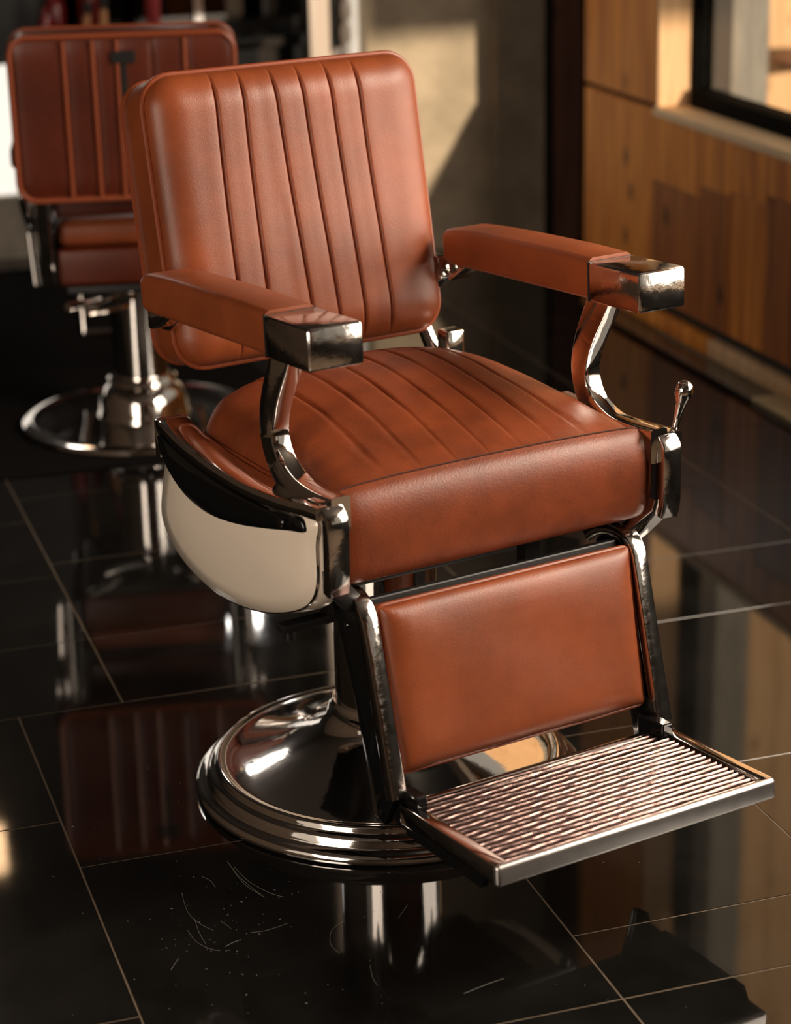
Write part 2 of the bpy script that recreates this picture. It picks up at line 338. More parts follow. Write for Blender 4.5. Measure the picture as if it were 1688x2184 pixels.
# smoked mirror with a grey edge, on a black counter
cn = tag(empty('counter', (.55, 4.30, 0)), 'black counter against the far mirror wall', 'counter')
box('counter_body', -.36, .60, -.12, .12, .002, .70, 'black', cn, bevel=.004)
box('counter_top', -.38, .62, -.15, .13, .70, .735, 'black', cn, bevel=.004)
mi = tag(empty('wall_mirror', (.70, 4.545, .76)), 'large smoked mirror with slim grey edge behind red bottles', 'mirror')
box('glass_panel', -.45, .45, -.02, 0, 0, 1.5, 'mirror', mi)
box('edge_strip', .062, .092, -.045, -.021, -.02, 1.5, 'satin', mi)
def bottle(name, u_, v_, z0, rr, h, m, capm, label):
    t = tag(empty(name, (u_, v_, z0)), label, 'bottle', 'things on the far counter')
    lathe('body', [(0, 0), (rr*.92, 0), (rr, .01), (rr, h*.62), (rr*.82, h*.72), (rr*.36, h*.80), (rr*.34, h*.9), (0, h*.9)], m, t, n=24)
    lathe('cap', [(0, h*.901), (rr*.42, h*.901), (rr*.42, h), (0, h)], capm, t, n=16)
Z0 = .736
bottle('spray_bottle', .36, 4.28, Z0, .048, .26, 'red', 'red', 'round dark red bottle above the rear chair back')
bottle('slim_bottle', .57, 4.30, Z0, .026, .30, 'redcloth', 'red', 'tall slim red bottle at the right end of the row')
bottle('tonic_bottle', .24, 4.32, Z0, .034, .20, 'red', 'red', 'small dark red bottle left of the wooden brushes')
bottle('hair_bottle', .19, 4.24, Z0, .022, .13, 'red', 'red', 'squat red bottle at the left end of the counter')
for i, (u_, h, t) in enumerate(((.315, .105, .10), (.372, .12, .08))):
    o = tag(empty('wooden_brush', (u_, 4.20, Z0)), ['shorter tan wooden brush standing on the far counter', 'taller tan wooden brush standing right of its twin'][i], 'brush', 'tan brushes')
    o.rotation_euler = (0, t, 0)
    lathe('handle', [(0, 0), (.013, 0), (.016, .03), (.012, h), (0, h)], 'tan', o, n=16)
    lathe('bristles', [(0, h), (.014, h), (.018, h+.04), (0, h+.045)], 'blackmatt', o, n=16)
# slim display with jars; the brightness of its posts is put in as glow
ds = tag(empty('display_frame', (1.12, 3.93, 0)), 'tall slim display shelf between cream posts with added glow', 'shelf')
box('glow_post', -.085, -.038, -.03, .05, 0, HC-.01, 'cream', ds, bevel=.004)
box('glow_post', .042, .062, -.03, .05, 0, HC-.01, 'whitepost', ds, bevel=.003)
box('back_panel', -.037, .041, .03, .05, 0, HC-.01, 'blackmatt', ds)
for z in (.40, .635, 1.1): box('shelf_board', -.0375, .0415, -.028, .03, z, z+.008, 'white', ds, bevel=.001, segs=1)
def jar(u_, v_, z0, rr, h, m, label):
    t = tag(empty('jar', (u_, v_, z0)), label, 'jar', 'jars in the slim display')
    lathe('body', [(0, 0), (rr*.8, 0), (rr, h*.2), (rr, h*.6), (rr*.7, h*.8), (0, h*.8)], m, t, n=24)
    lathe('lid', [(0, h*.8), (rr*.6, h*.8), (rr*.5, h*.95), (0, h)], m, t, n=24)
jar(1.113, 3.92, .644, .026, .072, 'white', 'white domed jar on the slim display shelf')
jar(1.142, 3.938, .644, .018, .085, 'jar', 'grey round jar behind the white domed jar')
jar(1.145, 3.925, .7305, .018, .075, 'jar', 'pinkish grey jar stacked above the round grey jar')
jar(1.146, 3.92, .8065, .017, .075, 'jar', 'topmost pale jar in the slim display')
# wall lamp over the frame of the photograph, seen in the floor and the chair base
for (lu, lz_, lw, lh, lm, lab) in ((.763, 1.36, .060, .075, 'lamp', 'bright white wall lamp mirrored in the floor under the cream panel'), (-.235, 2.18, .05, .085, 'lamp_warm', 'small amber wall lamp mirrored at the left edge of the floor'), (-.56, 2.42, .15, .19, 'lamp_white', 'highest white wall lamp mirrored in the chrome base disc')):
    wl = tag(empty('wall_lamp', (lu, 4.24, lz_)), lab, 'lamp')
    box('back_plate', -.06, .06, .29, .308, -.09, .09, 'satin', wl, bevel=.004)
    box('lamp_arm', -.012, .012, .0, .289, -.012, .012, 'satin', wl)
    box('lamp_shade', -lw, lw, -.06, -.001, -lh, lh, lm, wl, bevel=.012)
tag(box('added_mat', -1.25, .46, 1.885, 4.17, .001, .006, 'rubber', bevel=.002), 'added black rubber mat that stops floor reflections under the rear chair', 'mat')  # added to keep the bright pane from mirroring in the floor

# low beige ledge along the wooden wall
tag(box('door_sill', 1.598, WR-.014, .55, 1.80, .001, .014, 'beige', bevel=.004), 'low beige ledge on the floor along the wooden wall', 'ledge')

# ------------------------------------------------------------------ the front barber chair (local axes: x right, -y forward)
chair = tag(empty('barber_chair', (0, 0, 0), CHAIR_ROT), 'large tan leather and chrome barber chair with cream side panel in front', 'barber chair')

# base and column
lathe('base_disc', [(0, .001), (.318, .001), (.330, .004), (.330, .013), (.322, .019), (.312, .020), (.309, .024), (.308, .034), (.301, .040), (.296, .0405), (.294, .043), (.2935, .048), (.290, .052), (.285, .0525), (.279, .0495), (.272, .0500), (.25, .0555), (.22, .0637), (.18, .0765), (.145, .0915), (.118, .109), (.104, .126), (.098, .140), (0, .140)], 'chrome', chair, n=128, angle=1.2)
lathe('column_collar', [(0, .1402), (.092, .1402), (.096, .146), (.092, .153), (0, .153)], 'chrome', chair, n=64)
lathe('pump_column', [(0, .1532), (.087, .1532), (.087, .40), (0, .40)], 'chrome', chair, n=64)
box('seat_frame', -.235, .235, -.10, .14, .4005, .470, 'blackmatt', chair, bevel=.006)
cb = box('cross_bar', -.278, .278, -.165, -.141, .380, .394, 'blackmatt', chair, bevel=.003)
box('bar_bracket', -.20, -.17, -.165, -.141, .3945, .486, 'blackmatt', chair)
box('bar_bracket', .17, .20, -.165, -.141, .3945, .486, 'blackmatt', chair)
for s in (-1, 1):
    b_ = lathe('bolt', [(0, 0), (.009, 0), (.009, .014), (0, .014)], 'blackmatt', cb, n=16); b_.location = (s*.262, 0, -.021)
box('seat_pan', -.262, .262, -.30, .155, .503, .522, 'blackmatt', chair, bevel=.008)

# seat cushion ------------------------------------------------------------
SW = .276
def seat_half(y):            # half width of the seat at y (rounded rear)
    if y < .06: return SW
    t = min(1, (y-.06)/.115); return SW-.17*(1-math.sqrt(max(0, 1-t*t)))
def seat_profile():          # (y, base z, crown) from rear bottom over the top to the stitch line
    return [(.172, .56, 0.0), (.176, .60, .0), (.176, .630, .006), (.168, .652, .018), (.148, .663, .034), (.115, .668, .050), (.07, .670, .060), (.02, .670, .064), (-.05, .669, .062), (-.12, .667, .054), (-.19, .666, .042), (-.25, .664, .028), (-.30, .662, .015), (-.330, .6585, .007)]
def smooth_profile(pr, n): return [tuple(v) for v in catmull(pr, n)]
PROF = smooth_profile(seat_profile(), 4)
seams_top = [-.17, -.115, -.060, -.006, .048, .102, .156]
def crown(xn): return max(0, 1-abs(xn)**2.6)
def edge_roll(xn): return -.030*max(0, (abs(xn)-.86)/.14)**2.2
def seat_point(xn, y, z, cr):
    hw = seat_half(y); x = xn*hw
    zz = z+cr*crown(xn)
    if y > -.335 and z > .625: zz += edge_roll(xn)*min(1, (z-.625)/.03)
    fade = min(1, max(0, (y+.345)/.10))*min(1, max(0, (z-.645)/.015))
    g = 0
    for k, sx in enumerate(seams_top):
        d = x-(sx*(1+.10*max(0, -y-.1)/.25))
        g += .0040*math.exp(-(d/.0034)**2)-.0008*math.exp(-(d/.018)**2)
    zz -= g*fade*(.75+.25*math.sin(y*31+x*17))
    return (x, y, zz)
seat = obj('seat', boxv(-SW+.006, SW-.006, -.338, .10, .52, .640), BOXF, 'leather_seat', chair, smooth=True, bevel=.01)
def strip(name, x_lo, x_hi, parent, m='leather_seat'):
    xs = [x_lo+(x_hi-x_lo)*t for t in (0, .02, .045, .075, .11, .17, .26, .38, .5, .62, .74, .83, .89, .925, .955, .98, 1)]
    V = []; Fc = []; k = len(xs)
    for (y, z, cr) in PROF:
        for xx in xs: V.append(seat_point(xx/SW, y, z, cr))
    for j in range(len(PROF)-1):
        for i in range(k-1): Fc.append((j*k+i, j*k+i+1, (j+1)*k+i+1, (j+1)*k+i))
    return obj(name, V, Fc, m, parent, smooth=True)
B = [-SW]+seams_top+[SW]
for a, b in zip(B[:-1], B[1:]): strip('leather_channel', a, b, seat)
# side faces of the cushion and the padded front
for s in (-1, 1):
    top = []
    for (y, z, cr) in PROF: top.append(seat_point(s*1.0, y, z, cr))
    ring = [p for p in top]
    V = []; n = len(ring)
    for (x, y, z) in ring:
        V += [(x, y, z), (x+s*.004, y, z-.012 if z > .58 else z), (x+s*.003, y, min(z, .60)-.01), (x-s*.004, y, .53)]
    Fc = [(i*4+q, (i+1)*4+q, (i+1)*4+q+1, i*4+q+1) for i in range(n-1) for q in range(3)]
    obj('side_panel', V, Fc, 'leather_seat', seat, smooth=True)
    sweep('side_piping', [Vector((x+s*.004, y, z-.003)) for (x, y, z) in ring if y < .12 and z > .6], csec(.0035, 8), 'piping', seat, side=Vector((1, 0, 0)))
front = [(-.3305, .6580), (-.343, .651), (-.354, .637), (-.3595, .618), (-.361, .590), (-.359, .555), (-.354, .530), (-.343, .515), (-.325, .512)]
frontc = [tuple(v)[:2] for v in catmull([(y, z, 0) for y, z in front], 4)]
V = []; Fc = []
cols = [-1, -.992, -.975, -.94, -.88]+[-.8+.1*i for i in range(17)]+[.88, .94, .975, .992, 1]
for q, (y, z) in enumerate(frontc):
    t = q/(len(frontc)-1)
    for cx in cols:
        e = max(0, (abs(cx)-.90)/.10)
        yy = y+.016*e**2.2*math.sin(PI*min(1, t*1.02)); zz = z+.007*crown(cx)*(1-t)**3-.006*e**2*(1-t)
        V.append((cx*(SW+.003), yy, zz))
k = len(cols)
for q in range(len(frontc)-1):
    for i in range(k-1): Fc.append((q*k+i, q*k+i+1, (q+1)*k+i+1, (q+1)*k+i))
obj('front_panel', V, Fc, 'leather_seat', seat, smooth=True)
# stitch line
sweep('stitching', [Vector((cx*SW, -.3315, .6590+.007*crown(cx)-.006*max(0, (abs(cx)-.9)/.1)**2)) for cx in [-.97+1.94*i/40 for i in range(41)]], csec(.0011, 6), 'thread', seat, side=Vector((0, 0, 1)))
for s in (-1, 1):
    sweep('front_piping', [Vector((s*(SW+.003), y+.013, z-.004)) for y, z in frontc[3:]], csec(.0042, 8), 'piping', seat)

# backrest ------------------------------------------------------------------
BT, BB = Vector((0, .3065, 1.1716)), Vector((0, .2150, .7098))
bz = (BT-BB).normalized(); by = Vector((1, 0, 0)).cross(bz)*-1     # by: points forward(-y)
if by.y > 0: by = -by
BH = (BT-BB).length/2; BC = (BT+BB)/2; BWd = .252
Bm = Matrix((Vector((1, 0, 0)), -by, bz)).transposed().to_4x4(); Bm.translation = BC      # local: x right, y back, z up the panel
back = empty('backrest_tmp', (0, 0, 0)); bpy.data.objects.remove(back)
RC = .052
outl = rrect(BWd, BH, RC, 10)
V = []; Fc = []; n = len(outl)
lay = [(.0, 1.0), (.012, 1.0), (.055, .998), (.082, .985), (.092, .95), (.094, .80)]
for d, sc in lay:
    for x, z in outl: V.append((x*(1-(1-sc)*.9), d, z*(1-(1-sc)*.9)))
for q in range(len(lay)-1):
    for i in range(n): Fc.append((q*n+i, q*n+(i+1) % n, (q+1)*n+(i+1) % n, (q+1)*n+i))
Fc.append(list(range(n))); Fc.append(list(range((len(lay)-1)*n, len(lay)*n)))
back = transform(obj('backrest', V, Fc, 'leather', chair, smooth=True, angle=.9), Bm)
def sdf(x, z):
    qx, qz = abs(x)-(BWd-RC), abs(z)-(BH-RC)
    return -(math.hypot(max(qx, 0), max(qz, 0))+min(max(qx, qz), 0)-RC)
seamsB = [(-.139, -.149), (-.089, -.096), (-.032, -.013), (.018, .037), (.071, .086), (.124, .138)]
def seam_x(i, z):
    if i < 0: return -BWd
    if i >= len(seamsB): return BWd
    t = (BH-z)/(2*BH); a, b = seamsB[i]; return a+(b-a)*t
def bfront(x, z):
    d = max(0, sdf(x, z))
    e = min(1, d/.062); y = -.040*math.sqrt(max(0, 1-(1-e)**2))-.004
    for i in range(len(seamsB)):
        dd = x-seam_x(i, z); fade = min(1, d/.03)
        y += (.0056*math.exp(-(dd/.0023)**2)-.0006*math.exp(-((abs(dd)-.016)/.010)**2))*fade
    # partly opened extra seam low in the third channel
    if z < .02:
        dd = x-(-.0435+.002*math.sin(z*20)); y += .0028*math.exp(-(dd/.0030)**2)*min(1, (.02-z)/.05)*min(1, d/.03)
    y += .0025*math.sin(z*14+.6)*e
    return y
NZ = 64
zz_ = [math.sin((-.5+i/NZ)*PI) for i in range(NZ+1)]
for i in range(len(seamsB)+1):
    V = []; Fc = []
    if i == 0: fr = [0, .004, .012, .028, .05, .08, .12, .17, .24, .32, .42, .52, .62, .72, .8, .87, .92, .95, .965, .978, .988, .995, 1]
    elif i == len(seamsB): fr = [0, .005, .012, .022, .035, .05, .08, .13, .2, .28, .38, .48, .58, .68, .76, .83, .88, .92, .95, .972, .988, .996, 1]
    else: fr = [0, .012, .025, .04, .06, .085, .12, .18, .28, .4, .5, .6, .72, .82, .88, .915, .94, .96, .975, .988, 1]
    k = len(fr)
    for q in range(NZ+1):
        for t in fr:
            # nominal x at mid height decides how far up the column reaches at the corners
            z = zz_[q]*BH
            x = seam_x(i-1, z)+(seam_x(i, z)-seam_x(i-1, z))*t
            hx = BH if abs(x) < BWd-RC else BH-RC+math.sqrt(max(0, RC*RC-(abs(x)-(BWd-RC))**2))
            z = zz_[q]*hx
            V.append((x, bfront(x, z), z))
    for q in range(NZ):
        for j in range(k-1): Fc.append((q*k+j, q*k+j+1, (q+1)*k+j+1, (q+1)*k+j))
    transform(obj('leather_channel', V, Fc, 'leather', back, smooth=True), Bm)
pp = [Vector((x*1.004, -.003, z*1.004)) for x, z in rrect(BWd, BH, RC, 10)]
transform(sweep('piping', pp, csec(.0055, 10), 'piping', back, side=Vector((0, 1, 0)), closed=True), Bm)
pp = [Vector((x*.985, .088, z*.985)) for x, z in rrect(BWd, BH, RC, 10)]
transform(sweep('rear_piping', pp, csec(.005, 8), 'piping', back, side=Vector((0, 1, 0)), closed=True), Bm)

# arm pads, caps and supports ----------------------------------------------------
CT = -.0436
def arm(s):
    cx = s*.2835
    pad_path = [(-.2355, .8765), (-.16, .8745), (-.06, .870), (.06, .864), (.14, .8585), (.175, .856), (.192, .8545), (.197, .854)]
    sc = [(1, 1), (1.02, 1.02), (1.02, 1.02), (1.0, 1.0), (.98, .97), (.95, .90), (.84, .72), (.6, .45)]
    P = [Vector((cx, y, z)) for y, z in pad_path]
    sec = []
    for (a, b) in rsec(.0435, .0315, .011, 5):
        if b > .015: b += .0075*(1-(a/.0435)**2)
        sec.append((a, b))
    sp = catmull([(p.x, p.y, p.z) for p in P], 3); ss = [tuple(v)[:2] for v in catmull([(a, b, 0) for a, b in sc], 3)]
    pad = sweep('arm_pad', sp, [(a, -b) for a, b in sec], 'leather', chair, scales=ss, angle=1.2)
    # check orientation: crown must be up
    top = max(v.co.z for v in pad.data.vertices)
    # chrome cap
    hl = .0650
    cap = obj('arm_cap', boxv(-.0445, .0445, -hl, hl, -.0315, .0315), BOXF, 'chrome', chair, smooth=True, bevel=.006, segs=3, angle=.5)
    # slight waist of the front face
    transform(cap, Matrix.Translation((cx, -.3030, .8775)) @ Matrix.Rotation(CT, 4, 'X'))
    cap.data.materials[0] = M['satin']
    gr = obj('gasket', boxv(-.0438, .0438, -.0015, .0015, -.031, .031), BOXF, 'blackmatt', cap, bevel=.001)
    transform(gr, Matrix.Translation((cx, -.2365, .8745)) @ Matrix.Rotation(CT, 4, 'X'))
    # S-shaped support
    pth = catmull([(cx, -.226, .848), (cx, -.214, .822), (cx, -.191, .780), (cx, -.1765, .745), (cx, -.172, .715), (cx, -.180, .685), (cx, -.203, .658), (cx, -.243, .640), (cx, -.290, .634), (cx, -.345, .634), (cx, -.366, .634)], 5)
    m = len(pth)
    scl = []
    for i in range(m):
        t = i/(m-1); wv = 1.05-.30*math.sin(PI*t) ; scl.append((1.0, wv))
    sweep('arm_support', pth, rsec(.0155, .026, .004, 2), 'chrome', chair, scales=scl, angle=.5)
    # rear hinge of the arm
    h = prism('rear_bracket', [(.205, .835), (.195, .80), (.215, .778), (.245, .775), (.262, .79), (.262, .835)], cx-s*.030-.012, cx-s*.030+.012, 'chrome', chair, bevel=.004)
    prism('rear_bracket', [(.15, .826), (.16, .815), (.20, .79), (.212, .79), (.212, .826)], cx-.020, cx+.020, 'chrome', chair, bevel=.004)
    lathe('pivot_boss', [(0, -.018), (.019, -.018), (.021, -.012), (.021, .012), (.019, .018), (0, .018)], 'black', h, n=24, axis='X', loc=(s*.246, .232, .803))
    return pad
for s in (-1, 1): arm(s)
# posts that carry the backrest
for s in (1,):
    sweep('back_post', [Vector((s*.232, .300, .86)), Vector((s*.232, .262, .74)), Vector((s*.232, .20, .665)), Vector((s*.232, .16, .60))], rsec(.009, .012, .003, 2), 'chrome', chair)
    box('back_socket', s*.243-.019, s*.243+.019, .150, .182, .55, .716, 'chrome', chair, bevel=.005)

# side frames: rail, black reflection crescent, cream panel, front post -------------------------------
def side(s):
    rail = catmull([(s*.298, .158, .640), (s*.303, .135, .6475), (s*.309, .06, .6385), (s*.313, -.05, .630), (s*.313, -.16, .6275), (s*.309, -.26, .6325), (s*.303, -.33, .6400), (s*.300, -.366, .6420)], 5)
    if s > 0: rail = rail[15:]
    sweep('side_rail', rail, rsec(.026, .010, .004, 2), 'chrome', chair, angle=.5)
    post = sweep('front_post', catmull([(s*.298, -.325, .6430), (s*.298, -.352, .6440), (s*.298, -.3685, .6360), (s*.298, -.3735, .6180), (s*.298, -.3735, .560), (s*.298, -.3715, .535), (s*.297, -.368, .520)], 4), rsec(.0175, .010, .003, 2), 'satin', chair, angle=.5)
    # link from the front post to the leg frame
    lk = sweep('lower_link', [Vector((s*.292, -.356, .548)), Vector((s*.290, -.352, .524)), Vector((s*.268, -.340, .500)), Vector((s*.252, -.330, .484))], rsec(.012, .016, .003, 2), 'blackmatt' if s < 0 else 'chrome', chair, side=Vector((0, 1, 0)))
    # cream panel, dished and rolled at the rim
    out = [(.128, .632), (.160, .575), (.183, .500), (.176, .468), (.145, .440), (.085, .416), (.0, .404), (-.09, .408), (-.19, .428), (-.28, .461), (-.330, .492), (-.352, .530), (-.354, .590), (-.352, .634), (-.20, .622), (0., .624)]
    oc_ = [(p.x, p.y) for p in catmull([(y, z, 0) for y, z in out], 4, closed=True)]
    cyy = -.095; czz = .545
    rings = [(1.0, .281), (1.0, .288), (.985, .302), (.962, .3095), (.945, .3168), (.75, .3235), (.5, .3285), (.25, .331)]
    V = []; n = len(oc_)
    for sc, xx in rings:
        for y, z in oc_:
            zz = czz+(z-czz)*sc; yy = cyy+(y-cyy)*(1-(1-sc)*.72)
            V.append((s*xx, yy, zz))
    V.append((s*.332, cyy, czz))
    Fc = []
    for q in range(len(rings)-1):
        for i in range(n): Fc.append((q*n+i, q*n+(i+1) % n, (q+1)*n+(i+1) % n, (q+1)*n+i))
    L = (len(rings)-1)*n
    for i in range(n): Fc.append((L+i, L+(i+1) % n, len(V)-1))
    pan = obj('side_panel', V, Fc, 'enamel', chair, smooth=True, angle=1.1)
    rim = [Vector((s*.3135, cyy+(y-cyy)*(1-.046*.72), czz+(z-czz)*.954)) for y, z in oc_]
    sweep('panel_trim', rim, csec(.0022, 6), 'chrome', pan, side=Vector((1, 0, 0)), closed=True)
    # dark reflection on the rail, built as a black crescent
    up = [(.146, .6330), (.10, .6290), (.02, .6220), (-.08, .6160), (-.18, .6140), (-.26, .6175), (-.315, .6235)]
    lo = [(-.330, .612), (-.325, .603), (-.29, .596), (-.22, .580), (-.13, .562), (-.04, .552), (.04, .558), (.10, .577), (.135, .598), (.150, .620)]
    poly = [(p.x, p.y) for p in catmull([(y, z, 0) for y, z in up+lo], 4, closed=True)]
    n = len(poly); V = []; rr = [(1.0, .300), (1.0, .330), (.985, .3345), (.95, .3370), (.6, .3400)]
    gy = lambda y: y
    for sc, xx in rr:
        for y, z in poly:
            mid = .602+.06*((y+.08)/.24)**2*.35
            V.append((s*(xx-.010*((y+.08)/.24)**2), -.09+(y+.09)*(1-(1-sc)*.3), mid+(z-mid)*sc))
    Fc = []
    for q in range(len(rr)-1):
        for i in range(n): Fc.append((q*n+i, q*n+(i+1) % n, (q+1)*n+(i+1) % n, (q+1)*n+i))
    Fc.append(list(range((len(rr)-1)*n, len(rr)*n)))
    tr = obj('rail_reflection', V, Fc, 'black', pan, smooth=True, angle=1.0)
    lathe('crescent_screw', [(0, 0), (.0065, 0), (.005, .004), (0, .0055)], 'chrome', tr, n=16, axis='X').location = (s*.334 if s > 0 else -.3395, -.283, .609)
    box('gap_filler', s*.2865-.0065, s*.2865+.0065, -.3625, -.3545, .525, .632, 'blackmatt', chair)  # black filler that stands for the shade in the gap by the seat
    # rear end cap
    if s < 0: box('rail_end', s*.300-.026, s*.300+.026, .150, .166, .590, .655, 'chrome', chair, bevel=.006)
for s in (-1, 1): side(s)
# lever on the far side
lv = lathe('tilt_lever', [(0, 0), (.0065, 0), (.0055, .02), (.0065, .04), (.0095, .056), (.0135, .066), (.0145, .076), (.012, .086), (.007, .0905), (0, .092)], 'chrome', chair, n=24, angle=2)
lv.location = (.324, -.349, .638); lv.rotation_euler = (.12, .17, 0)

# leg rest ------------------------------------------------------------------------------
LT, LB = Vector((0, -.358, .478)), Vector((0, -.407, .231))
lz = (LT-LB).normalized(); LHh = (LT-LB).length/2; LW = .2255
ly = lz.cross(Vector((1, 0, 0)));  ly = ly if ly.y > 0 else -ly
Lm = Matrix((Vector((1, 0, 0)), ly, lz)).transposed().to_4x4(); Lm.translation = (LT+LB)/2
xs = [-1, -.996, -.985, -.965, -.93, -.88, -.8, -.65, -.45, -.2, 0, .2, .45, .65, .8, .88, .93, .965, .985, .996, 1]
V = []; Fc = []; k = len(xs)
for b in xs:
    for a in xs:
        x, z = a*LW, b*LHh; d = min(LW-abs(x), LHh-abs(z)); e = min(1, d/.045)
        V.append((x*(1-.006*(1-abs(b))), -.004-.022*math.sqrt(max(0, 1-(1-e)**2))+.0015*math.sin(x*21+z*33)*e, z+(.004*math.sin(a*9)*(abs(b) > .99))*.4))
nf = len(V)
for j in range(k-1):
    for i in range(k-1): Fc.append((j*k+i, j*k+i+1, (j+1)*k+i+1, (j+1)*k+i))
leg = transform(obj('leg_cushion', V, Fc, 'leather', chair, smooth=True), Lm)
transform(obj('cushion_board', boxv(-LW-.001, LW+.001, -.004, .022, -LHh, LHh), BOXF, 'leather', leg, smooth=True, bevel=.004, angle=.5), Lm)
pp = [Vector((x, -.0035, z)) for x, z in rrect(LW+.001, LHh+.001, .010, 4)]
transform(sweep('piping', pp, csec(.0036, 8), 'piping', leg, side=Vector((0, 1, 0)), closed=True), Lm)
transform(obj('backing_bar', boxv(-.225, .225, .020, .036, LHh-.022, LHh+.010), BOXF, 'blackmatt', leg, bevel=.003), Lm)
for s in (-1, 1):
    x = s*.2445
    pth = catmull([(x, -.245, .462), (x, -.268, .479), (x, -.300, .490), (x, -.335, .489), (x, -.357, .474), (x, -.371, .440), (x, -.402, .328), (x, -.436, .206)], 5)
    lp = sweep('leg_post', pth, rsec(.0135, .010, .003, 2), 'satin', chair, angle=.5)
    prism('post_plate', [(-.262, .468), (-.30, .478), (-.345, .474), (-.362, .440), (-.430, .196), (-.405, .150), (-.375, .155), (-.325, .330), (-.278, .440)], x-s*.002-.006, x-s*.002+.006, 'black', lp, bevel=.002)
    for y, z in ((-.312, .440), (-.392, .190), (-.402, .172)):
        lathe('screw', [(0, 0), (.005, 0), (.004, .003), (0, .004)], 'chrome', lp, n=12, axis='X', loc=(x-s*.002+(.0062 if s > 0 else -.0102), y, z))
# foot plate -------------------------------------------------------------------------------
FB, FF = Vector((0, -.446, .2000)), Vector((0, -.703, .2125))
fy = (FB-FF).normalized(); fz = Vector((1, 0, 0)).cross(fy); FD = (FB-FF).length
Fm = Matrix((Vector((1, 0, 0)), fy, fz)).transposed().to_4x4(); Fm.translation = FF
FW = .247
plate = transform(obj('foot_plate', boxv(-FW+.012, FW-.012, .006, FD, -.022, -.008), BOXF, 'blackmatt', chair, bevel=.002), Fm)
# cast tread, ribs across
V = []; Fc = []
NRIB = 19; nx = 48; ny = NRIB*8
for j in range(ny+1):
    t = j/ny; y = .010+(FD-.012)*t
    ph = (t*NRIB) % 1
    prof_ = math.exp(-((ph-.5)/.16)**2)
    for i in range(nx+1):
        x = (-1+2*i/nx)*(FW-.020)
        wob = .0010*math.sin(i*.55+math.floor(t*NRIB)*2.3)+.0005*math.sin(i*1.7+math.floor(t*NRIB)*1.1)
        V.append((x, y+wob, -.0060+.0032*prof_*(.97+.05*math.sin(i*.9+math.floor(t*NRIB)*1.9))))
for j in range(ny):
    for i in range(nx): a = j*(nx+1)+i; Fc.append((a, a+1, a+nx+2, a+nx+1))
transform(obj('ribbed_tread', V, Fc, 'cast', plate, smooth=True, angle=.9), Fm)
for s in (-1, 1):
    transform(obj('side_lip', [(s*x, y, z) for (x, y, z) in boxv(FW-.022, FW, .004, FD, -.030, .0015)], BOXF, 'chrome', plate, smooth=True, bevel=.003, angle=.5), Fm)
    transform(obj('side_skirt', [(s*(FW-.004), .02, -.004), (s*(FW-.004), FD, -.004), (s*(FW-.004), FD-.01, -.045), (s*(FW-.004), .05, -.052), (s*(FW-.016), .02, -.004), (s*(FW-.016), FD, -.004), (s*(FW-.016), FD-.01, -.045), (s*(FW-.016), .05, -.052)], [(0, 1, 2, 3), (4, 7, 6, 5), (0, 4, 5, 1), (1, 5, 6, 2), (2, 6, 7, 3), (3, 7, 4, 0)], 'black', plate, bevel=.001), Fm)
transform(obj('front_lip', boxv(-FW-.001, FW+.001, -.002, .012, -.032, .001), BOXF, 'lip', plate, smooth=True, bevel=.0065, segs=5, angle=.5), Fm)
transform(obj('rear_lip', boxv(-FW+.02, FW-.02, FD-.008, FD+.004, -.018, .001), BOXF, 'satin', plate, smooth=True, bevel=.002, angle=.5), Fm)
for s in (-1, 1):
    transform(obj('hinge_block', [(s*x, y, z) for x, y, z in boxv(.215, .236, FD-.03, FD+.035, -.045, .018)], BOXF, 'black', plate, bevel=.003), Fm)

# ------------------------------------------------------------------ the rear chair (local: x right, -y forward; turned away from us)
rear = tag(empty('barber_chair', (.050, 2.225, .0055), PI-.195), 'smaller shade-darkened tan barber chair behind the front one, seen from the back', 'barber chair')
lathe('base_disc', [(0, .001), (.312, .001), (.318, .006), (.316, .016), (.300, .024), (.285, .022), (.27, .020), (.12, .024), (.115, .04), (.112, .07), (.098, .10), (.078, .112), (0, .112)], 'chrome', rear, n=96, angle=.9)
lathe('column_collar', [(0, .1122), (.088, .1122), (.090, .125), (.084, .132), (0, .132)], 'chrome', rear, n=48)
lathe('pump_column', [(0, .1322), (.072, .1322), (.072, .385), (0, .385)], 'chrome', rear, n=48)
sf = box('seat_frame', -.17, .17, -.2, .17, .3855, .405, 'blackmatt', rear, bevel=.004)
for x0, y0, x1, y1, z in ((.05, .12, .17, .24, .375), (-.05, .12, -.15, .22, .370), (.02, .10, .13, .17, .345)):
    sweep('pump_lever', [Vector((x0, y0, z)), Vector(((x0+x1)/2, (y0+y1)/2, z-.006)), Vector((x1, y1, z-.002))], csec(.011, 10), 'chrome', rear, side=Vector((0, 0, 1)))
rs = obj('seat', boxv(-.19, .19, -.28, .165, .4055, .500), BOXF, 'leather_shade', rear, smooth=True, bevel=.012, segs=3, angle=.8)
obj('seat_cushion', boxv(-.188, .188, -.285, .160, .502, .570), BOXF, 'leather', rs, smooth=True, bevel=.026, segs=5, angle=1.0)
obj('lumbar_pad', boxv(-.188, .188, .135, .19, .585, .70), BOXF, 'leather_shade', rear, smooth=True, bevel=.012, segs=3, angle=.8)
